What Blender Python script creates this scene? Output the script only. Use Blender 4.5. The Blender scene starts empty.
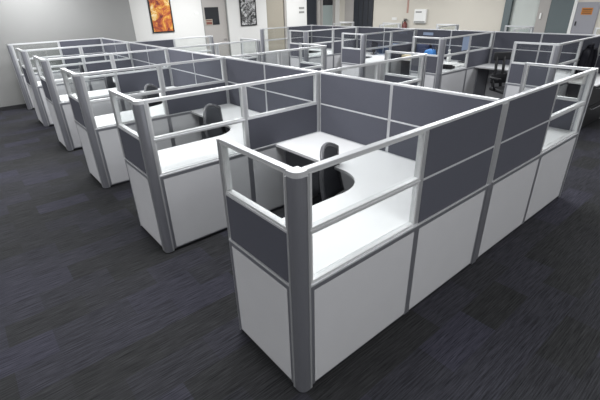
import bpy, bmesh, math, random
from mathutils import Vector, Matrix, Euler
R = math.radians
random.seed(4)
C = bpy.context.scene.collection

# ------------------------------------------------------------------ colours
def lin(r, g=None, b=None):
    if g is None: g = b = r
    f = lambda c: ((c / 255) / 12.92) if c / 255 <= .04045 else (((c / 255) + .055) / 1.055) ** 2.4
    return (f(r), f(g), f(b), 1)

def mat(name, col, rough=.5, metal=0., noise=.0, nscale=20, bump=0., spec=.5, stretch=None):
    m = bpy.data.materials.new(name); m.use_nodes = True
    nt = m.node_tree; b = nt.nodes['Principled BSDF']
    b.inputs['Base Color'].default_value = col
    b.inputs['Roughness'].default_value = rough
    b.inputs['Metallic'].default_value = metal
    b.inputs['Specular IOR Level'].default_value = spec
    if noise or bump:
        tc = nt.nodes.new('ShaderNodeTexCoord')
        mp = nt.nodes.new('ShaderNodeMapping')
        if stretch: mp.inputs['Scale'].default_value = stretch
        n = nt.nodes.new('ShaderNodeTexNoise'); n.inputs['Scale'].default_value = nscale
        n.inputs['Detail'].default_value = 4
        nt.links.new(tc.outputs['Object'], mp.inputs['Vector']); nt.links.new(mp.outputs['Vector'], n.inputs['Vector'])
        if noise:
            mx = nt.nodes.new('ShaderNodeMix'); mx.data_type = 'RGBA'
            mx.inputs[6].default_value = tuple(c * (1 - noise) for c in col[:3]) + (1,)
            mx.inputs[7].default_value = tuple(min(1, c * (1 + noise)) for c in col[:3]) + (1,)
            nt.links.new(n.outputs['Fac'], mx.inputs['Factor'])
            nt.links.new(mx.outputs[2], b.inputs['Base Color'])
        if bump:
            bp = nt.nodes.new('ShaderNodeBump'); bp.inputs['Strength'].default_value = bump
            bp.inputs['Distance'].default_value = .002
            nt.links.new(n.outputs['Fac'], bp.inputs['Height']); nt.links.new(bp.outputs['Normal'], b.inputs['Normal'])
    return m

M = {}
M['silver'] = mat('brushed_aluminium', (.50, .505, .52, 1), .36, .6)
M['rail'] = mat('satin_rail_aluminium', (.60, .605, .62, 1), .33, .4)
M['grey'] = mat('grey_anodised_aluminium', (.30, .305, .335, 1), .36, .7)
M['bead'] = mat('pale_glazing_bead', (.58, .585, .59, 1), .35, .3)
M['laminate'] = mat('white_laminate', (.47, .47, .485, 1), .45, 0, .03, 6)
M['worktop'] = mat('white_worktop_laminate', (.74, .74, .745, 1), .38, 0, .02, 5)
M['edge'] = mat('worktop_edge_band', (.5, .5, .51, 1), .5)
M['fabric'] = mat('charcoal_panel_fabric', (.077, .079, .097, 1), .95, 0, .18, 260, .3, .15)
M['black'] = mat('black_plastic', (.014, .014, .016, 1), .5, spec=.3)
M['mesh'] = mat('dark_chair_mesh', (.05, .052, .06, 1), .8, 0, .2, 300, .4, .3)
M['chairgrey'] = mat('grey_chair_frame', (.075, .075, .082, 1), .4)
M['cloth'] = mat('black_jacket_cloth', (.012, .012, .016, 1), .9, 0, .3, 30, .3, .1)
M['chrome'] = mat('chrome', (.75, .75, .75, 1), .15, 1.)
M['paint_white'] = mat('white_wall_paint', (.64, .635, .615, 1), .8, 0, .02, 3, .05)
M['paint_beige'] = mat('warm_white_wall_paint', (.52, .49, .43, 1), .8, 0, .02, 3, .05)
M['paint_grey'] = mat('grey_wall_paint', (.205, .205, .20, 1), .8, 0, .03, 3, .05)
M['ceiling'] = mat('ceiling_tile', (.78, .78, .77, 1), .9, 0, .02, 30)
M['base'] = mat('black_baseboard', (.02, .02, .022, 1), .5)
M['taupe'] = mat('taupe_paint', (.33, .30, .245, 1), .6, 0, .03, 4)
M['door'] = mat('grey_beige_door', (.36, .34, .32, 1), .5, 0, .03, 5)
M['darkglass'] = mat('dark_window_glass', (.02, .022, .026, 1), .08)
M['darkdoor'] = mat('near_black_door', (.022, .025, .032, 1), .35, 0, .3, 4, 0, .5, (1, 30, .5))
M['frost'] = mat('frosted_film', (.30, .35, .34, 1), .5)
M['slate'] = mat('slate_blue_panel', (.10, .125, .13, 1), .5, 0, .05, 3)
M['steel'] = mat('grey_cabinet_steel', (.27, .27, .295, 1), .45, .1, .03, 4)
M['trimwhite'] = mat('white_trim', (.7, .7, .68, 1), .5)
M['pale'] = mat('pale_film', (.50, .53, .50, 1), .35)
M['whiteplastic'] = mat('white_plastic', (.8, .8, .78, 1), .4)
M['slot'] = mat('grey_plastic', (.25, .25, .24, 1), .5)
M['red'] = mat('red_paint', (.13, .025, .02, 1), .4)
M['signred'] = mat('brown_red_sign', (.36, .22, .18, 1), .5)
M['orange'] = mat('orange_label', (.45, .16, .02, 1), .5)
M['orangedark'] = mat('dark_label_print', (.16, .07, .02, 1), .6)
M['blue'] = mat('bright_blue_cloth', (.06, .24, .62, 1), .7, 0, .2, 12, .4)
M['navy'] = mat('navy_cloth', (.03, .04, .09, 1), .8)
M['brown'] = mat('brown_leather', (.16, .05, .035, 1), .6)
M['paper'] = mat('white_paper', (.82, .82, .80, 1), .7)
M['bluepaper'] = mat('blue_grey_sheet', (.24, .30, .42, 1), .6)
M['cream'] = mat('cream_card', (.72, .62, .40, 1), .6)
M['screen'] = mat('dark_screen', (.03, .03, .035, 1), .15)

def glass_mat():
    m = bpy.data.materials.new('clear_glazing'); m.use_nodes = True
    nt = m.node_tree; nt.nodes.clear()
    o = nt.nodes.new('ShaderNodeOutputMaterial'); mx = nt.nodes.new('ShaderNodeMixShader')
    t = nt.nodes.new('ShaderNodeBsdfTransparent'); t.inputs['Color'].default_value = (.955, .965, .962, 1)
    g = nt.nodes.new('ShaderNodeBsdfGlossy'); g.inputs['Roughness'].default_value = .03
    f = nt.nodes.new('ShaderNodeLayerWeight'); f.inputs['Blend'].default_value = .5
    p = nt.nodes.new('ShaderNodeMath'); p.operation = 'POWER'; p.inputs[1].default_value = 4
    q = nt.nodes.new('ShaderNodeMath'); q.operation = 'MULTIPLY_ADD'; q.inputs[1].default_value = .5; q.inputs[2].default_value = .025
    nt.links.new(f.outputs['Facing'], p.inputs[0]); nt.links.new(p.outputs[0], q.inputs[0])
    nt.links.new(q.outputs[0], mx.inputs[0]); nt.links.new(t.outputs[0], mx.inputs[1])
    nt.links.new(g.outputs[0], mx.inputs[2]); nt.links.new(mx.outputs[0], o.inputs['Surface'])
    return m
M['glass'] = glass_mat()

def carpet_mat():
    m = bpy.data.materials.new('carpet_tiles'); m.use_nodes = True
    nt = m.node_tree; L = nt.links.new; N = nt.nodes.new
    b = nt.nodes['Principled BSDF']; b.inputs['Roughness'].default_value = .85
    b.inputs['Specular IOR Level'].default_value = .12
    tc = N('ShaderNodeTexCoord')
    # square carpet tiles laid in a staggered bond
    br = N('ShaderNodeTexBrick'); br.offset = .5; br.inputs['Scale'].default_value = 1
    br.inputs['Brick Width'].default_value = .5; br.inputs['Row Height'].default_value = .25
    br.inputs['Mortar Size'].default_value = 0.0; br.inputs['Bias'].default_value = 0
    br.inputs['Color1'].default_value = (0, 0, 0, 1); br.inputs['Color2'].default_value = (1, 1, 1, 1)
    L(tc.outputs['Object'], br.inputs['Vector'])
    cr = N('ShaderNodeValToRGB'); cr.color_ramp.interpolation = 'LINEAR'
    e = cr.color_ramp.elements
    e[0].position = 0; e[0].color = (.0205, .0208, .0215, 1); e[1].position = 1; e[1].color = (.030, .0295, .041, 1)
    for p, c in ((.35, (.0225, .0227, .0245, 1)), (.6, (.0245, .0245, .030, 1)), (.85, (.027, .0268, .034, 1))):
        x = e.new(p); x.color = c
    L(br.outputs['Color'], cr.inputs['Fac'])
    # fine linear tufting along X
    mp = N('ShaderNodeMapping'); mp.inputs['Scale'].default_value = (5, 130, 1)
    L(tc.outputs['Object'], mp.inputs['Vector'])
    n1 = N('ShaderNodeTexNoise'); n1.inputs['Scale'].default_value = 1; n1.inputs['Detail'].default_value = 5
    n1.inputs['Roughness'].default_value = .7
    L(mp.outputs['Vector'], n1.inputs['Vector'])
    rg = N('ShaderNodeMapRange'); rg.inputs[1].default_value = .3; rg.inputs[2].default_value = .7
    rg.inputs[3].default_value = .25; rg.inputs[4].default_value = 1.9
    L(n1.outputs['Fac'], rg.inputs[0])
    mu = N('ShaderNodeMix'); mu.data_type = 'RGBA'; mu.blend_type = 'MULTIPLY'; mu.inputs['Factor'].default_value = 1
    L(cr.outputs['Color'], mu.inputs[6]); L(rg.outputs[0], mu.inputs[7])
    L(mu.outputs[2], b.inputs['Base Color'])
    bp = N('ShaderNodeBump'); bp.inputs['Strength'].default_value = .4; bp.inputs['Distance'].default_value = .003
    L(n1.outputs['Fac'], bp.inputs['Height']); L(bp.outputs['Normal'], b.inputs['Normal'])
    return m
M['carpet'] = carpet_mat()

def art_mat(name, stops, scale, vor):
    m = bpy.data.materials.new(name); m.use_nodes = True
    nt = m.node_tree; L = nt.links.new; N = nt.nodes.new
    b = nt.nodes['Principled BSDF']; b.inputs['Roughness'].default_value = .7
    tc = N('ShaderNodeTexCoord')
    n = N('ShaderNodeTexNoise'); n.inputs['Scale'].default_value = scale; n.inputs['Detail'].default_value = 6
    n.inputs['Roughness'].default_value = .7; n.inputs['Distortion'].default_value = vor
    L(tc.outputs['Object'], n.inputs['Vector'])
    cr = N('ShaderNodeValToRGB'); e = cr.color_ramp.elements
    e[0].position, e[0].color = stops[0]; e[1].position, e[1].color = stops[-1]
    for p, c in stops[1:-1]:
        x = e.new(p); x.color = c
    L(n.outputs['Fac'], cr.inputs['Fac']); L(cr.outputs['Color'], b.inputs['Base Color'])
    return m
M['art_warm'] = art_mat('abstract_warm_paint', [(.38, (.10, .015, .012, 1)), (.45, (.32, .05, .02, 1)), (.51, (.50, .15, .02, 1)), (.57, (.60, .34, .05, 1)), (.64, (.72, .60, .38, 1))], 3.6, .6)
M['art_mono'] = art_mat('abstract_black_white_paint', [(.38, (.012, .012, .012, 1)), (.47, (.05, .05, .05, 1)),
                        (.53, (.35, .35, .35, 1)), (.64, (.65, .65, .64, 1))], 5, 2.0)

# ------------------------------------------------------------------ mesh helpers
def box(bm, x0, x1, y0, y1, z0, z1, bev=0.):
    r = bmesh.ops.create_cube(bm, size=1)
    vs = r['verts']
    for v in vs:
        v.co = Vector(((x0 + x1) / 2 + v.co.x * (x1 - x0), (y0 + y1) / 2 + v.co.y * (y1 - y0), (z0 + z1) / 2 + v.co.z * (z1 - z0)))
    if bev:
        es = list({e for v in vs for e in v.link_edges})
        bmesh.ops.bevel(bm, geom=es, offset=bev, segments=2, affect='EDGES', profile=.6)

def prism(bm, pts, z0, z1):
    n = len(pts)
    lo = [bm.verts.new((x, y, z0)) for x, y in pts]; hi = [bm.verts.new((x, y, z1)) for x, y in pts]
    bm.faces.new(lo[::-1]); bm.faces.new(hi)
    for i in range(n): bm.faces.new((lo[i], lo[(i + 1) % n], hi[(i + 1) % n], hi[i]))

def tube(bm, pts, r, seg=8):
    rings = []
    pts = [Vector(p) for p in pts]
    for i, p in enumerate(pts):
        d = (pts[min(i + 1, len(pts) - 1)] - pts[max(i - 1, 0)]).normalized()
        a = d.orthogonal().normalized() if i == 0 else (rings_a - d * rings_a.dot(d)).normalized()
        rings_a = a; b = d.cross(a)
        rr = r[i] if isinstance(r, (list, tuple)) else r
        rings.append([bm.verts.new(p + (a * math.cos(t) + b * math.sin(t)) * rr) for t in [2 * math.pi * k / seg for k in range(seg)]])
    for i in range(len(rings) - 1):
        for k in range(seg):
            bm.faces.new((rings[i][k], rings[i][(k + 1) % seg], rings[i + 1][(k + 1) % seg], rings[i + 1][k]))
    bm.faces.new(rings[0][::-1]); bm.faces.new(rings[-1])

def mesh_from(bm, name, m, smooth=False):
    bmesh.ops.recalc_face_normals(bm, faces=bm.faces[:])
    me = bpy.data.meshes.new(name); bm.to_mesh(me); bm.free()
    me.materials.append(m)
    if smooth:
        for p in me.polygons: p.use_smooth = True
    return me

def obj(name, me, parent=None, loc=None, rot=None):
    o = bpy.data.objects.new(name, me); C.objects.link(o)
    if parent: o.parent = parent
    if loc: o.location = loc
    if rot: o.rotation_euler = rot
    return o

def build(name, fn, m, parent=None, smooth=False, loc=None, rot=None):
    bm = bmesh.new(); fn(bm)
    return obj(name, mesh_from(bm, name, m, smooth), parent, loc, rot)

def tag(o, label, cat, group=None):
    o['label'] = label; o['category'] = cat
    if group: o['group'] = group
    return o

def thing(name, label, cat, loc=(0, 0, 0), rz=0, group=None):
    o = bpy.data.objects.new(name, None); C.objects.link(o)
    o.empty_display_size = .1
    o.location = loc; o.rotation_euler = (0, 0, rz)
    return tag(o, label, cat, group)

def structure(name, fn, m):
    o = build(name, fn, m); o['kind'] = 'structure'; return o

def copy_tree(o, parent=None):
    c = o.copy(); C.objects.link(c)
    if parent: c.parent = parent
    for ch in list(o.children): copy_tree(ch, c)
    return c

# ------------------------------------------------------------------ partition system
H, Z1, Z2 = 1.35, .737, 1.035
cache = {}
def cached(key, fn, m, smooth=False):
    if key not in cache:
        bm = bmesh.new(); fn(bm); cache[key] = mesh_from(bm, key[0], m, smooth)
    return cache[key]

def panel(L, rows, label, loc, rz, group, end=None):
    """one partition bay, local x along its length; rows = (middle, top), 'G' glass or 'F' fabric"""
    t = thing('cubicle_panel', label, 'cubicle panel', loc, rz, group)
    h = L / 2; k = (round(L, 3), rows, end)
    su = .015
    obj('top_rail', cached(('top_rail', k[0]), lambda b: box(b, -h, h, -.018, .018, 1.332, H, .003), M['rail']), t)
    for s in (-1, 1):
        obj('upright', cached(('upright', k[0], s), lambda b: box(b, min(s * h, s * (h - su)), max(s * h, s * (h - su)), -.021, .021, Z1, 1.332, .002), M['silver']), t)
    def low(b):
        for s in (-1, 1):
            box(b, min(s * h, s * (h - .026)), max(s * h, s * (h - .026)), -.028, .028, .03, Z1 - .036)
        box(b, -h + .026, h - .026, -.024, .024, .03, .042)
    obj('lower_frame', cached(('lower_frame', k[0]), low, M['grey']), t)
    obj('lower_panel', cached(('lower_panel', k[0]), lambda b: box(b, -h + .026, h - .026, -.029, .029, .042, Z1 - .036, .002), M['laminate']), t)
    def cross(b):
        box(b, -h, h, -.029, .029, Z1 - .036, Z1 - .010)
    obj('cross_rail', cached(('dark_cross_rail', k[0]), cross, M['grey']), t)
    obj('cross_rail', cached(('sill_rail', k[0]), lambda b: box(b, -h, h, -.030, .030, Z1 - .010, Z1 + .002, .002), M['rail']), t)
    obj('cross_rail', cached(('mid_rail', k[0]), lambda b: box(b, -h + su, h - su, -.023, .023, Z2 - .007, Z2 + .007, .002), M['rail']), t)
    obj('kick_plate', cached(('kick_plate', k[0]), lambda b: box(b, -h + .004, h - .004, -.016, .016, 0, .03), M['black']), t)
    for r, (a, c) in zip(rows, ((Z1 + .002, Z2 - .007), (Z2 + .007, 1.332))):
        if r == 'F':
            obj('fabric_tile', cached(('fabric_tile', k[0], a), lambda b: box(b, -h + su, h - su, -.022, .022, a, c, .003), M['fabric']), t)
        else:
            def fr(b):
                w = .014
                box(b, -h + su, h - su, -.018, .018, a, a + w, .002); box(b, -h + su, h - su, -.018, .018, c - w * .6, c, .002)
                box(b, -h + su, -h + su + w, -.018, .018, a + w, c - w * .6, .002); box(b, h - su - w, h - su, -.018, .018, a + w, c - w * .6, .002)
            f = obj('glazing_frame', cached(('glazing_frame', k[0], a), fr, M['bead']), t)
            obj('glass_pane', cached(('glass_pane', k[0], a), lambda b: box(b, -h + su + .011, h - su - .011, -.003, .003, a + .011, c - .006), M['glass']), f)
    if end:   # closing trim at a free end (+x side), slightly proud
        obj('end_trim', cached(('end_trim', k[0]), lambda b: box(b, h, h + .008, -.026, .026, .012, H, .002), M['silver']), t)
    return t

PW = .037   # half width of corner posts
def corner_post(label, x, y, sx, group):
    """square post, outer corner rounded; outer corner points to (sx, -1)"""
    t = thing('corner_post', label, 'post', (x, y, 0), 0, group)
    def prof(e=0):
        o = .031 + e; i = .0405 + e; r = .040
        pts = [(sx * -i, -o)] if False else []
        pts = [(i, -o), (i, i), (-o, i)]
        c = (-o + r, -o + r)
        pts += [(c[0] - r * math.cos(a), c[1] - r * math.sin(a)) for a in [R(q) for q in (0, 15, 30, 45, 60, 75, 90)]]
        pts = [(-px if sx > 0 else px, py) for px, py in pts]
        return pts
    obj('post_body', cached(('post_body', sx), lambda b: prism(b, prof(), .012, 1.325), M['grey'], False), t)
    def fl(b):
        # raised edge beads where the post meets its two panels
        for (x0, x1, y0, y1) in ((.030, .0415, -.035, -.029), (-.035, -.029, .030, .0415)):
            if sx > 0: x0, x1 = -x1, -x0
            box(b, x0, x1, y0, y1, .02, 1.325)
    obj('edge_bead', cached(('edge_bead', sx), fl, M['silver']), t)
    obj('post_cap', cached(('post_cap', sx), lambda b: prism(b, prof(-.002), 1.325, H + .001), M['rail']), t)
    obj('levelling_foot', cached(('levelling_foot',), lambda b: bmesh.ops.create_cone(b, cap_ends=True, segments=12, radius1=.018, radius2=.014, depth=.012, matrix=Matrix.Translation((0, 0, .006))), M['black']), t)
    return t

def junction_post(label, x, y, group):
    t = thing('junction_post', label, 'post', (x, y, 0), 0, group)
    obj('lower_body', cached(('junction_lower',), lambda b: box(b, -.033, .033, -.030, .030, .012, Z1 - .01, .004), M['grey']), t)
    obj('upper_body', cached(('junction_upper',), lambda b: box(b, -.033, .033, -.024, .024, Z1 - .01, 1.330, .004), M['silver']), t)
    obj('post_cap', cached(('junction_cap',), lambda b: box(b, -.033, .033, -.018, .018, 1.330, H, .003), M['rail']), t)
    obj('levelling_foot', cached(('levelling_foot',), None, None), t)
    return t

# worktop outline: L with a big concave corner. local: x 0 = aisle end, x increases to the spine, y 0 = divider on the low side
def desk(label, x, y, sx, depth_y, group):
    t = thing('corner_desk', label, 'desk', (x, y, 0), 0, group)
    xe, w, d = 1.795, .575, .60
    y1 = depth_y
    def outline():
        pts = [(.045, .034), (xe, .034), (xe, y1), (xe - w, y1)]
        r = .30; cx, cy = xe - w - r, d + r
        pts += [(cx + r * math.cos(a), cy + r * math.sin(a)) for a in [R(-q) for q in range(0, 91, 9)]]
        pts += [(.045, d)]
        return [(px * sx, py) for px, py in pts]
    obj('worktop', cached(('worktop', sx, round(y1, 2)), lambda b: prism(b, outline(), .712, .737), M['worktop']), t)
    def eb(b):
        o = outline(); n = len(o)
        inner = o[3:]        # the free edge
        for p, q in zip(inner, inner[1:]):
            dx, dy = q[0] - p[0], q[1] - p[1]; l = math.hypot(dx, dy)
            nx, ny = dy / l, -dx / l
            e = .002
            vs = [b.verts.new((p[0] + nx * s, p[1] + ny * s, z)) for s, z in ((-e, .713), (e, .713), (e, .7365), (-e, .7365))]
            us = [b.verts.new((q[0] + nx * s, q[1] + ny * s, z)) for s, z in ((-e, .713), (e, .713), (e, .7365), (-e, .7365))]
            for i in range(4): b.faces.new((vs[i], vs[(i + 1) % 4], us[(i + 1) % 4], us[i]))
    obj('edge_band', cached(('edge_band', sx, round(y1, 2)), eb, M['edge']), t)
    def sup(b):
        for (x0, x1, ya, yb) in ((xe - .5, xe - .03, y1 - .022, y1 - .004), (.05, .07, .05, d - .06)):
            if sx < 0: x0, x1 = -x1, -x0
            box(b, x0, x1, ya, yb, 0, .712)
    for q, (x0, x1, ya, yb) in enumerate(((xe - .48, xe - .03, y1 - .024, y1 - .006), (.055, .075, .05, d - .08))):
        if sx < 0: x0, x1 = -x1, -x0
        obj('support_panel', cached(('support_panel', q, sx, round(y1, 2)), lambda b: box(b, x0, x1, ya, yb, 0, .712, .002), M['grey']), t)
    return t

P = 1.857; XS = 1.83
L1 = .876; LY = P / 2 - .033 ; LR = .578
def px_panel(x0, y, s, n, rows, label, group):
    """bay n (0 = aisle end, 1 = spine side) of a divider starting at corner x0 running in direction s"""
    a = .042 + n * L1
    return panel(L1, rows, label, (x0 + s * (a + L1 / 2), y, 0), 0 if s > 0 else math.pi, group)

ORD = ['nearest', 'second', 'third', 'fourth', 'farthest']
def return_panel(x, y, label, group):
    return panel(LR, 'FG', label, (x, y + .042 + LR / 2, 0), R(90), group, end=True)

# ---- near bank ----------------------------------------------------
G = 'partition panels of the near cubicle bank'; GP = 'posts of the near cubicle bank'; GD = 'white corner desks in the near bank'
X4 = 2 * XS
between = ['between the nearest and second', 'between the second and third', 'between the third and fourth', 'between the fourth and farthest']
px_panel(0, 0, 1, 0, 'GG', 'large double-glazed front wall panel beside the rounded grey post nearest the camera', G)
px_panel(0, 0, 1, 1, 'FF', 'two-tile charcoal fabric front wall panel just right of the near glazed one', G)
px_panel(X4, 0, -1, 1, 'FF', 'two-tile charcoal fabric front wall panel just left of the far glazed one', G)
px_panel(X4, 0, -1, 0, 'GG', 'double-glazed panel at the far right end of the long front wall', G)
corner_post('rounded grey corner post nearest the camera at the front wall', 0, 0, -1, GP)
corner_post('corner post at the far right end of the long front wall', X4, 0, 1, GP)
junction_post('silver post where the fabric spine meets the middle of the front wall', XS, 0, GP)
return_panel(0, 0, 'short glass-topped aisle panel left of the nearest corner post', G)
return_panel(X4, 0, 'short glass-topped aisle panel behind the far right end of the front wall', G)
for j in range(1, 5):
    b = between[j - 1]
    px_panel(0, j * P, 1, 0, 'GG', f'double-glazed aisle-end divider {b} left-aisle cubicles', G)
    px_panel(0, j * P, 1, 1, 'FG', f'glass-over-charcoal divider beside the spine {b} left-aisle cubicles', G)
    corner_post(f'rounded grey aisle-end post {b} left-aisle cubicles', 0, j * P, -1, GP)
    junction_post(f'silver spine post at the divider {b} left-aisle cubicles', XS, j * P, GP)
    return_panel(0, j * P, f'short glass-topped aisle panel of the {ORD[j]} left-aisle cubicle', G)
    q = b if j < 4 else 'closing the far end of the'
    if j < 4:
        px_panel(X4, j * P, -1, 1, 'FG', f'glass-over-charcoal divider beside the spine {b} middle-aisle cubicles', G)
        px_panel(X4, j * P, -1, 0, 'GG', f'double-glazed aisle-end divider {b} middle-aisle cubicles', G)
        corner_post(f'middle-aisle end post {b} middle-aisle cubicles', X4, j * P, 1, GP)
        return_panel(X4, j * P, f'short glass-topped aisle panel of the {ORD[j]} middle-aisle cubicle', G)
    else:
        px_panel(X4, j * P, -1, 1, 'FF', 'charcoal fabric end panel below the orange painting, beside the spine', G)
        px_panel(X4, j * P, -1, 0, 'GG', 'double-glazed end panel between orange painting and grey door', G)
        corner_post('post ending the glazed end wall in front of the grey door', X4, j * P, 1, GP)
px_panel(0, 5 * P, 1, 0, 'GG', 'double-glazed panel of the end row against the grey wall', G)
px_panel(0, 5 * P, 1, 1, 'FF', 'charcoal fabric panel of the end row against the grey wall', G)
corner_post('farthest left post, standing against the grey wall', 0, 5 * P, -1, GP)
junction_post('spine post standing against the grey wall', XS, 5 * P, GP)
for k in range(5):
    for q in (0, 1):
        y = k * P + .033 + LY / 2 if q == 0 else (k + 1) * P - .033 - LY / 2
        panel(LY, 'FF', f'charcoal fabric spine panel, {("nearer", "farther")[q]} half behind the {ORD[k]} left-aisle desk', (XS, y, 0), R(90), G)
    desk(f'white curved corner desk in the {ORD[k]} left-aisle cubicle', 0, k * P, 1, P - .035, GD)
    if k < 4:
        desk(f'white curved corner desk in the {ORD[k]} middle-aisle cubicle of the near bank', X4, k * P, -1, P - .035, GD)

# ---- far bank -----------------------------------------------------
G2 = 'partition panels of the far cubicle bank'; GP2 = 'posts of the far cubicle bank'; GD2 = 'white corner desks in the far bank'
XC, YC = 5.77, 1.06
XT = XC + 2 * XS
lines = ['first', 'second', 'third', 'fourth', 'last']
for k in range(5):
    y = YC + k * P; n = lines[k]
    px_panel(XC, y, 1, 0, 'GG', f'double-glazed aisle panel of the {n} divider in the far bank', G2)
    px_panel(XC, y, 1, 1, 'FF' if k in (0, 4) else 'FG', f'charcoal fabric panel of the {n} far-bank divider, beside its spine', G2)
    corner_post(f'middle-aisle corner post of the {n} divider in the far bank', XC, y, -1, GP2)
    junction_post(f'spine post at the {n} divider of the far bank', XC + XS, y, GP2)
    px_panel(XT, y, -1, 0, 'GG', f'glazed panel beyond the far spine on the {n} back-side divider', G2)
    corner_post(f'post beyond the far spine ending the {n} back-side divider', XT, y, 1, GP2)
    if k < 4:
        return_panel(XC, y, f'short glass-topped aisle panel of the {ORD[k]} far-bank cubicle', G2)
    return_panel(XT, y, f'short glass-topped panel beyond the far spine at the {n} back-side divider', G2)
    if k < 4:
        for q in (0, 1):
            yy = y + .033 + LY / 2 if q == 0 else y + P - .033 - LY / 2
            panel(LY, 'FF', f'charcoal far-spine panel, {("nearer", "farther")[q]} half behind the {ORD[k]} far-bank desk', (XC + XS, yy, 0), R(90), G2)
        desk(f'white curved corner desk in the {ORD[k]} far-bank cubicle', XC, y, 1, P - .035, GD2)
panel(LY, 'FF', 'charcoal far-spine panel at the right edge, nearer than the first divider', (XC + XS, YC - .033 - LY / 2, 0), R(90), G2)

# ------------------------------------------------------------------ chairs
def back_surface(u, v):
    """u -1..1 across, v 0..1 up; local chair coords, back behind the sitter at -y"""
    w = .215 * (1 - .10 * v - .25 * max(0, v - .75) ** 1.2)
    x = u * w
    y = -.235 - .05 * v + .035 * math.sin(v * math.pi) * -.6 + .045 * u * u
    z = .50 + .465 * v - .065 * (u * u) * v * v
    return Vector((x, y, z))
def task_chair(label, loc, rz):
    t = thing('task_chair', label, 'chair', loc, rz, 'dark task chairs in the left-aisle cubicles')
    def seat(b):
        box(b, -.24, .24, -.21, .25, .43, .49, .028)
    build('seat', seat, M['mesh'], t, True)
    def back(b):
        n, m = 8, 8
        f = [[b.verts.new(back_surface(-1 + 2 * i / n, j / m)) for i in range(n + 1)] for j in range(m + 1)]
        g = [[b.verts.new(back_surface(-1 + 2 * i / n, j / m) + Vector((0, -.022, 0))) for i in range(n + 1)] for j in range(m + 1)]
        for j in range(m):
            for i in range(n):
                b.faces.new((f[j][i], f[j][i + 1], f[j + 1][i + 1], f[j + 1][i])); b.faces.new((g[j][i], g[j + 1][i], g[j + 1][i + 1], g[j][i + 1]))
        for j in range(m):
            b.faces.new((f[j][0], f[j + 1][0], g[j + 1][0], g[j][0])); b.faces.new((f[j][n], g[j][n], g[j + 1][n], f[j + 1][n]))
        for i in range(n):
            b.faces.new((f[0][i], g[0][i], g[0][i + 1], f[0][i + 1])); b.faces.new((f[m][i], f[m][i + 1], g[m][i + 1], g[m][i]))
    bk = build('backrest', back, M['mesh'], t, True)
    def frame(b):
        o = Vector((0, -.011, 0))
        path = [back_surface(-1, j / 8) + o for j in range(9)] + [back_surface(-1 + 2 * i / 8, 1) + o for i in range(1, 9)] + [back_surface(1, 1 - j / 8) + o for j in range(1, 9)]
        tube(b, path, .017, 8)
    build('back_frame', frame, M['chairgrey'], bk, True)
    build('back_support', lambda b: tube(b, [(0, -.06, .42), (0, -.25, .42), (0, -.30, .50), (0, -.31, .66)], [.022, .022, .02, .014]), M['chairgrey'], t, True)
    build('gas_column', lambda b: tube(b, [(0, 0, .10), (0, 0, .28), (0, 0, .281), (0, 0, .43)], [.028, .028, .018, .018], 12), M['black'], t, True)
    for i in range(5):
        a = R(72 * i + 18); c, s = math.cos(a), math.sin(a)
        build('base_leg', lambda b: tube(b, [(0, 0, .11), (c * .15, s * .15, .095), (c * .30, s * .30, .07)], [.026, .021, .015]), M['black'], t, True)
        def wheel(b):
            for q in (-.016, .016):
                bmesh.ops.create_cone(b, cap_ends=True, segments=14, radius1=.029, radius2=.029, depth=.018,
                    matrix=Matrix.Translation((c * .30 - s * q, s * .30 + c * q, .029)) @ Matrix.Rotation(a, 4, 'Z') @ Matrix.Rotation(R(90), 4, 'X'))
            tube(b, [(c * .30, s * .30, .03), (c * .30, s * .30, .075)], .009)
        build('caster', wheel, M['black'], t)
    return t

def chair_at(k, bx, by, ang, first=None):
    # bx, by = backrest centre, ang = facing direction
    f = Vector((math.cos(ang), math.sin(ang)))
    o = Vector((bx, by)) + f * .27
    rz = ang - math.pi / 2
    lab = f'dark mesh task chair at the curved desk of the {ORD[k]} left-aisle cubicle'
    if first is None: return task_chair(lab, (o.x, o.y, 0), rz)
    c = copy_tree(first); c.location = (o.x, o.y, 0); c.rotation_euler = (0, 0, rz); c['label'] = lab
    return c
c0 = chair_at(0, 1.085, .945, R(-62))
chair_at(1, 1.09, P + 1.0, R(-55), c0)
chair_at(2, 1.08, 2 * P + .93, R(-45), c0)
chair_at(3, 1.02, 3 * P + .92, R(-30), c0)
chair_at(4, 1.05, 4 * P + .92, R(-25), c0)

# black slatted chair in the nearest far-bank cubicle
def slat_chair(label, loc, rz):
    t = thing('slatted_office_chair', label, 'chair', loc, rz)
    build('seat', lambda b: box(b, -.24, .24, -.22, .24, .44, .50, .025), M['black'], t, True)
    for x in (-.15, 0, .15):
        build('back_bar', lambda b: tube(b, [(x, -.22, .44), (x, -.27, .60), (x, -.25, .80), (x, -.29, 1.02)], [.026, .028, .024, .026]), M['black'], t, True)
    build('headrest', lambda b: box(b, -.20, .20, -.325, -.265, .95, 1.09, .022), M['black'], t, True)
    build('lumbar_pad', lambda b: box(b, -.20, .20, -.285, -.235, .55, .72, .02), M['black'], t, True)
    for s in (-1, 1):
        build('armrest', lambda b: (tube(b, [(s * .24, -.05, .47), (s * .28, -.05, .55), (s * .28, -.05, .67)], .016), box(b, s * .28 - .035, s * .28 + .035, -.16, .10, .665, .695, .01)), M['black'], t, True)
    build('gas_column', lambda b: tube(b, [(0, 0, .10), (0, 0, .44)], .025, 12), M['chrome'], t, True)
    for i in range(5):
        a = R(72 * i); c, s = math.cos(a), math.sin(a)
        build('base_leg', lambda b: tube(b, [(0, 0, .11), (c * .30, s * .30, .07)], [.026, .016]), M['black'], t, True)
        build('caster', lambda b: bmesh.ops.create_uvsphere(b, u_segments=12, v_segments=8, radius=.032, matrix=Matrix.Translation((c * .30, s * .30, .032))), M['black'], t, True)
    return t
slat_chair('black slat-backed office chair in the nearest far-bank cubicle', (6.52, 1.95, 0), R(150))

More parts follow.
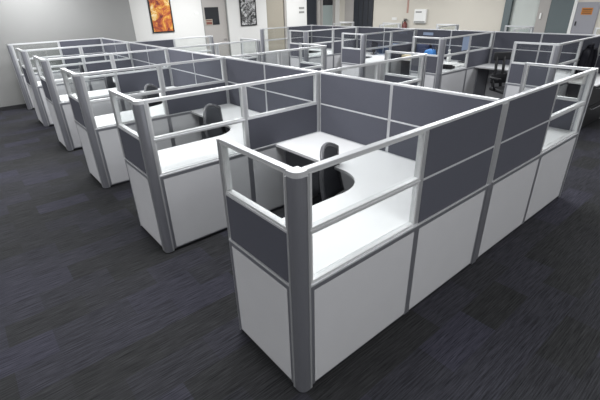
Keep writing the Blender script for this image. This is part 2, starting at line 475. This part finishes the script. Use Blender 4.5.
# ------------------------------------------------------------------ things in the far bank
DZ = .737
t = thing('tote_bag', 'bright blue bag on the desk of the second far-bank cubicle', 'bag', (7.27, 4.12, DZ + .001), R(20))
def bagm(b):
    box(b, -.20, .20, -.13, .13, 0, .22, .05)
    for v in b.verts:
        v.co.x *= 1 - .25 * v.co.z / .22; v.co.y *= 1 - .3 * v.co.z / .22; v.co.z += .006 * math.sin(v.co.x * 30) * (v.co.z > .03)
build('bag_body', bagm, M['blue'], t, True)
for s in (-1, 1):
    build('handle', lambda b: tube(b, [(-.08, s * .07, .20), (-.07, s * .06, .29), (0, s * .05, .32), (.07, s * .06, .29), (.08, s * .07, .20)], .009), M['navy'], t, True)
t = thing('handbag', 'dark bag with a brown flap beside the blue bag', 'bag', (7.46, 4.44, DZ), R(85))
def hb(b):
    box(b, -.15, .15, -.07, .07, 0, .30, .04)
build('bag_body', hb, M['navy'], t, True)
build('flap', lambda b: box(b, -.12, .12, -.078, -.062, .10, .30, .006), M['brown'], t, True)
tag(build('cream_box', lambda b: box(b, -.16, .16, -.11, .11, 0, .09, .006), M['cream'], None, False, (7.17, 4.59, DZ), (0, 0, R(5))), 'low cream box on the desk left of the blue bag', 'box')
# desk clutter seen through the glazed panel
t = thing('spray_bottle', 'white bottle standing on the desk of the second far-bank cubicle', 'bottle', (7.3, 3.66, DZ))
def bot(b):
    tube(b, [(0, 0, 0), (0, 0, .13), (0, 0, .16), (0, 0, .18)], [.045, .045, .03, .018], 14)
build('bottle_body', bot, M['whiteplastic'], t, True)
build('nozzle', lambda b: (tube(b, [(0, 0, .18), (0, 0, .22)], .014), box(b, -.05, .02, -.012, .012, .215, .245, .005)), M['whiteplastic'], t)
t = thing('desk_phone', 'black desk phone among papers behind the second far-bank divider', 'phone', (6.42, 3.13, DZ), R(10))
build('phone_base', lambda b: box(b, -.09, .09, -.10, .10, 0, .05, .01), M['black'], t)
build('handset', lambda b: (box(b, -.085, -.04, -.10, .10, .05, .085, .012)), M['black'], t)
build('keypad', lambda b: box(b, -.02, .07, -.07, .05, .05, .056), M['slot'], t)
t = thing('tablet', 'dark tablet lying among papers on the second far-bank desk', 'tablet', (7.42, 3.36, DZ), R(10))
build('tablet_body', lambda b: box(b, -.15, .15, -.10, .10, 0, .014, .004), M['black'], t)
build('screen', lambda b: box(b, -.13, .13, -.085, .085, .014, .016), M['screen'], t)
for i, (x, y, rz, lab) in enumerate(((6.7, 3.22, 12, 'loose white papers beside the black desk phone'), (7.06, 3.42, -20, 'white papers in the middle of the second far-bank desk'),
                                    (7.05, 3.08, 80, 'white papers against the glazed second far-bank divider'))):
    def pp(b):
        for q in range(4):
            box(b, -.105 + .01 * q, .105 + .01 * q, -.148 + .008 * q, .148 + .008 * q, q * .004, q * .004 + .003)
    tag(build('paper_stack', pp, M['paper'], None, False, (x, y, DZ), (0, 0, R(rz))), lab, 'papers', 'papers on the second far-bank desk')
tag(build('paper_sheet', lambda b: box(b, -.11, .11, -.002, .002, -.12, .12), M['bluepaper'], None, False, (6.545, YC + P - .0052, 1.20)), 'blue-grey sheet stuck on the glass of the second far-bank divider', 'paper')
tag(build('paper_sheet', lambda b: box(b, -.002, .002, -.13, .13, -.03, .03), M['bluepaper'], None, False, (XC + XS - .029, 4.42, 1.25)), 'small blue sheet pinned high on the far spine above the blue bag', 'paper')
tag(build('paper_sheet', lambda b: box(b, -.002, .002, -.18, .18, -.05, .05), M['bluepaper'], None, False, (XC + XS - .029, 5.22, .945)), 'blue sheet pinned low on the far spine of the third far-bank cubicle', 'paper')
t = thing('flat_monitor', 'black monitor on the desk of the third far-bank cubicle', 'monitor', (7.3, 5.75, DZ), R(60))
build('stand', lambda b: (box(b, -.10, .10, -.07, .07, 0, .012, .004), box(b, -.02, .02, .01, .03, .012, .14)), M['black'], t)
build('screen', lambda b: box(b, -.2, .2, -.012, .012, .06, .30, .004), M['screen'], t)

# jacket hanging on the first far-bank divider, and the desk and pedestal at the right edge
t = thing('jacket', 'black jacket hanging on the first far-bank divider at the right edge', 'jacket', (6.98, YC - .026, 0))
def jk(b):
    n, m = 20, 14
    rows = []
    for side in (0, 1):
        rr = []
        for j in range(m + 1):
            v = j / m; z = 1.235 - .42 * v
            row = []
            for i in range(n + 1):
                u = -1 + 2 * i / n
                w = .13 + .12 * min(1, v * 3) + .03 * v
                x = u * w; zz = z - .05 * abs(u) * (1 - v)
                d = .035 + .016 * math.sin(u * 11 + v * 2) + .012 * math.sin(u * 23) * v
                d *= (1 - u * u * .8)
                row.append(b.verts.new((x, -.004 - (d + .02 if side == 0 else 0), zz + .012 * math.sin(u * 9) * v)))
            rr.append(row)
        rows.append(rr)
    f, g = rows
    for j in range(m):
        for i in range(n):
            b.faces.new((f[j][i], f[j][i + 1], f[j + 1][i + 1], f[j + 1][i])); b.faces.new((g[j][i], g[j + 1][i], g[j + 1][i + 1], g[j][i + 1]))
        b.faces.new((f[j][0], f[j + 1][0], g[j + 1][0], g[j][0])); b.faces.new((f[j][n], g[j][n], g[j + 1][n], f[j + 1][n]))
    for i in range(n):
        b.faces.new((f[0][i], g[0][i], g[0][i + 1], f[0][i + 1])); b.faces.new((f[m][i], f[m][i + 1], g[m][i + 1], g[m][i]))
build('jacket_body', jk, M['cloth'], t, True)
for s in (-1, 1):
    build('sleeve', lambda b: tube(b, [(s * .17, -.045, 1.17), (s * .235, -.05, 1.05), (s * .25, -.055, .92), (s * .245, -.05, .80)], [.05, .052, .046, .04], 10), M['cloth'], t, True)
build('collar', lambda b: tube(b, [(-.09, -.03, 1.215), (0, -.055, 1.25), (.09, -.03, 1.215)], [.02, .026, .02], 8), M['cloth'], t, True)
t = thing('side_desk', 'white desk end at the right edge under the hanging jacket', 'desk', (0, 0, 0))
build('worktop', lambda b: box(b, 6.45, 7.55, .62, YC - .032, .712, .737, .003), M['worktop'], t)
build('support_panel', lambda b: box(b, 7.50, 7.53, .66, YC - .04, 0, .712), M['laminate'], t)
t = thing('drawer_pedestal', 'black drawer pedestal under the white desk at the right edge', 'cabinet', (0, 0, 0))
build('body', lambda b: box(b, 6.48, 7.44, .70, YC - .04, .02, .70, .006), M['black'], t)
for z0, z1 in ((.03, .36), (.375, .69)):
    d = build('drawer', lambda b: box(b, 6.50, 7.42, .682, .70, z0, z1, .004), M['black'], t)
    build('handle', lambda b: tube(b, [(6.70, .682, z1 - .05), (6.70, .655, z1 - .05), (7.24, .655, z1 - .05), (7.24, .682, z1 - .05)], .008), M['chrome'], d)

# ------------------------------------------------------------------ room shell
YB, YG, XR, XG = 10.4, 9.62, 10.7, 2.72
X0, Y0, HC = -6., -5., 2.85
structure('floor', lambda b: box(b, X0, XR + .2, Y0, YB + .2, -.1, 0), M['carpet'])
structure('ceiling', lambda b: box(b, X0, XR + .2, Y0, YB + .2, HC, HC + .1), M['ceiling'])
def wb(b):
    # white wall with openings cut as separate pieces: door 5.03-5.88, recess 7.34-8.17, dark doorway 9.07-10.5
    for x0, x1 in ((XG, 5.03), (5.88, 7.34), (8.17, 9.07), (10.50, XR + .2)):
        box(b, x0, x1, YB, YB + .2, 0, HC)
    for x0, x1 in ((5.03, 5.88), (7.34, 8.17), (9.07, 10.50)):
        box(b, x0, x1, YB, YB + .2, 2.25, HC)
structure('wall_back', wb, M['paint_white'])
structure('wall_left', lambda b: box(b, X0, XG, YG, YB + .2, 0, HC), M['paint_grey'])
structure('baseboard_left', lambda b: box(b, X0, XG - .01, YG - .012, YG, 0, .085), M['base'])
structure('wall_right', lambda b: box(b, XR, XR + .2, 4.22, YB, 0, HC), M['paint_beige'])
structure('wall_aisle', lambda b: box(b, X0 - .1, X0, Y0, YB + .2, 0, HC), M['paint_white'])
structure('wall_front', lambda b: box(b, X0, XR + .2, Y0 - .1, Y0, 0, HC), M['paint_white'])

# door_1 : grey door with a dark window and a notice
d1 = structure('door_1', lambda b: box(b, 5.06, 5.85, YB + .06, YB + .10, 0, 2.22), M['door'])
build('door_frame', lambda b: (box(b, 5.03, 5.06, YB + .005, YB + .12, 0, 2.25), box(b, 5.85, 5.88, YB + .005, YB + .12, 0, 2.25), box(b, 5.06, 5.85, YB + .005, YB + .12, 2.22, 2.25)), M['slot'], d1)
build('vision_panel', lambda b: box(b, 5.14, 5.60, YB + .050, YB + .062, 1.42, 1.90), M['darkglass'], d1)
n = build('notice', lambda b: box(b, 5.13, 5.36, YB + .044, YB + .050, 1.42, 1.58), M['taupe'], d1)
build('notice_print', lambda b: (box(b, 5.15, 5.34, YB + .042, YB + .044, 1.44, 1.51), box(b, 5.15, 5.34, YB + .042, YB + .044, 1.53, 1.56)), M['brown'], n)
build('door_handle', lambda b: tube(b, [(5.77, YB + .06, 1.0), (5.77, YB + .02, 1.0), (5.68, YB + .02, 1.0)], .01), M['chrome'], d1)
# door_2 : taupe recessed door
d2 = structure('door_2', lambda b: box(b, 7.34, 8.10, YB + .08, YB + .12, 0, 2.25), M['taupe'])
build('door_jamb', lambda b: box(b, 8.10, 8.17, YB + .02, YB + .12, 0, 2.25), M['door'], d2)
# door_3 : dark doorway and glazed leaf with frosted band
d3 = structure('door_3', lambda b: box(b, 9.07, 9.63, YB + .10, YB + .14, 0, 2.25), M['darkdoor'])
w1 = structure('window_1', lambda b: (box(b, 9.63, 9.74, YB + .02, YB + .12, 0, 2.25), box(b, 9.80, 9.86, YB + .02, YB + .12, 0, 2.25), box(b, 10.42, 10.50, YB + .02, YB + .12, 0, 2.25)), M['door'])
build('frosted_band', lambda b: box(b, 9.74, 10.42, YB + .085, YB + .095, .5, 1.84), M['frost'], w1)
build('dark_pane', lambda b: box(b, 9.74, 10.42, YB + .085, YB + .095, 1.84, 2.25), M['darkglass'], w1)
# right wall pieces
structure('trim_1', lambda b: box(b, XR - .012, XR, 9.66, 10.12, 0, HC), M['door'])
d4 = structure('door_4', lambda b: box(b, XR - .05, XR - .001, 8.75, 9.64, 0, 2.3), M['darkdoor'])
build('door_stile', lambda b: (box(b, XR - .06, XR - .05, 9.18, 9.21, 0, 2.3), box(b, XR - .06, XR - .05, 9.40, 9.415, 0, 2.3), box(b, XR - .06, XR - .05, 8.95, 8.965, 0, 2.3)), M['base'], d4)
structure('trim_2', lambda b: box(b, XR - .05, XR + .15, 4.05, 4.22, 0, HC), M['slate'])
w2 = structure('window_2', lambda b: box(b, XR + .05, XR + .09, 3.38, 4.05, 0, HC), M['pale'])
structure('trim_3', lambda b: box(b, XR - .01, XR + .15, 3.12, 3.38, 0, HC), M['door'])
structure('wall_slate', lambda b: box(b, XR, XR + .15, 2.60, 3.12, 0, HC), M['slate'])
structure('trim_4', lambda b: box(b, XR - .03, XR + .15, 2.53, 2.60, 0, HC), M['trimwhite'])
structure('wall_corner', lambda b: box(b, XR, XR + .2, Y0, 2.53, 0, HC), M['paint_beige'])
t = thing('metal_cabinet', 'tall grey metal cabinet with an orange label at the top right', 'cabinet', (XR - .0, 2.29, 0))
build('cabinet_body', lambda b: box(b, -.02, -.001, -.23, .235, 0, 1.81, .003), M['steel'], t)
cd = build('cabinet_door', lambda b: box(b, -.034, -.02, -.225, .23, .03, 1.80, .003), M['steel'], t)
build('handle', lambda b: box(b, -.056, -.034, .16, .185, 1.31, 1.40, .005), M['black'], cd)
lb = build('orange_label', lambda b: box(b, -.037, -.034, -.11, .115, 1.545, 1.69), M['orange'], cd)
build('label_print', lambda b: [box(b, -.039, -.037, -.09, .095, z, z + h) for z, h in ((1.64, .03), (1.615, .012), (1.595, .012), (1.56, .02))], M['orangedark'], lb)
tag(build('switch_plate', lambda b: box(b, -.03, 0, -.02, .02, -.07, .07, .008), M['whiteplastic'], None, False, (XR - .01, 3.29, 1.51)), 'small white switch plate on the taupe strip left of the slate panel', 'switch')

# wall pictures
def picture(label, x0, x1, z0, z1, art):
    t = thing('framed_painting', label, 'painting', ((x0 + x1) / 2, YB, z0))
    w, h = (x1 - x0) / 2, z1 - z0; f = .028
    build('frame', lambda b: (box(b, -w, w, -.035, 0, 0, f), box(b, -w, w, -.035, 0, h - f, h), box(b, -w, -w + f, -.035, 0, f, h - f), box(b, w - f, w, -.035, 0, f, h - f)), M['black'], t)
    build('canvas', lambda b: box(b, -w + f, w - f, -.02, -.002, f, h - f), art, t)
picture('tall orange and brown abstract painting in a black frame', 3.47, 4.09, 1.31, 2.32, M['art_warm'])
picture('tall black and white abstract picture in a black frame', 6.32, 6.91, 1.34, 2.34, M['art_mono'])
tag(build('switch_plate', lambda b: box(b, -.06, .06, -.012, 0, -.035, .035, .004), M['trimwhite'], None, False, (4.84, YB, 1.755)), 'small switch plate between the orange painting and the grey door', 'switch')
for z, lab in ((1.785, 'upper small grey plaque left of the dark doorway'), (1.655, 'lower small grey plaque left of the dark doorway')):
    tag(build('wall_plaque', lambda b: box(b, -.115, .115, -.012, 0, -.032, .032, .004), M['slot'], None, False, (8.83, YB, z)), lab, 'sign')
# things on the right wall
t = thing('wall_dispenser', 'white dispenser box with grey slots on the right wall', 'dispenser', (XR, 6.8, 1.28))
build('housing', lambda b: box(b, -.08, 0, -.22, .22, 0, .40, .02), M['trimwhite'], t)
build('slot', lambda b: box(b, -.084, -.078, -.20, .20, .02, .065), M['slot'], t)
build('display', lambda b: box(b, -.084, -.078, -.06, .16, .30, .345), M['slot'], t)
t = thing('fire_extinguisher', 'dark red fire extinguisher hung on the right wall', 'extinguisher', (XR - .076, 7.34, .82))
build('cylinder', lambda b: tube(b, [(0, 0, 0), (0, 0, .02), (0, 0, .42), (0, 0, .47), (0, 0, .50)], [.06, .075, .075, .05, .025], 16), M['red'], t, True)
build('valve', lambda b: (tube(b, [(0, 0, .50), (0, 0, .55)], .02), box(b, -.02, .02, -.08, .05, .545, .565, .004), box(b, -.02, .02, -.06, .05, .575, .59, .004)), M['black'], t)
build('hose', lambda b: tube(b, [(0, .03, .53), (0, .09, .50), (0, .10, .38), (0, .085, .2)], .011), M['black'], t, True)
tag(build('wall_sign', lambda b: box(b, -.008, 0, -.035, .035, -.38, .38), M['signred'], None, False, (XR, 7.33, 1.95)), 'narrow brownish red vertical sign above the fire extinguisher', 'sign')
tag(build('wall_plate', lambda b: box(b, -.012, 0, -.10, .10, -.04, .04, .004), M['paint_white'], None, False, (XR, 7.83, 1.40)), 'small cream plate on the right wall left of the extinguisher', 'plate')

# ------------------------------------------------------------------ light
def area(x, y, sx, sy, e, col=(.97, .985, 1)):
    l = bpy.data.lights.new('ceiling_panel_light', 'AREA'); l.shape = 'RECTANGLE'; l.size = sx; l.size_y = sy; l.energy = e; l.color = col
    o = bpy.data.objects.new('ceiling_panel_light', l); C.objects.link(o); o.location = (x, y, HC - .02)
for x in (-3.2, .6, 4.4, 8.4):
    for y in (-2.6, 1.4, 5.2, 8.6):
        area(x, y, 1.2, 1.2, 70 if y < 3 else 100)
w = bpy.data.worlds.new('World'); bpy.context.scene.world = w; w.use_nodes = True
w.node_tree.nodes['Background'].inputs[0].default_value = (.5, .5, .5, 1); w.node_tree.nodes['Background'].inputs[1].default_value = .2

# ------------------------------------------------------------------ camera
yaw, pitch, roll = .8849, .4672, -.0276
cp, sp, cy, sy = math.cos(pitch), math.sin(pitch), math.cos(yaw), math.sin(yaw)
f = Vector((cy * cp, sy * cp, -sp)); r = Vector((sy, -cy, 0)); u = r.cross(f)
c, s = math.cos(roll), math.sin(roll)
r2 = c * r + s * u; u2 = -s * r + c * u
cam = bpy.data.cameras.new('camera'); co = bpy.data.objects.new('camera', cam); C.objects.link(co)
mw = Matrix((r2, u2, -f)).transposed().to_4x4(); mw.translation = Vector((-.9499, -1.1798, 1.978))
co.matrix_world = mw
cam.sensor_width = 36; cam.lens = 392.76 / 600 * 36; cam.clip_start = .05
sc = bpy.context.scene; sc.camera = co
sc.view_settings.view_transform = 'Standard'; sc.view_settings.look = 'None'
sc.view_settings.exposure = .12; sc.view_settings.gamma = 1; sc.view_settings.use_curve_mapping = False
sc.cycles.max_bounces = 8; sc.cycles.transparent_max_bounces = 24
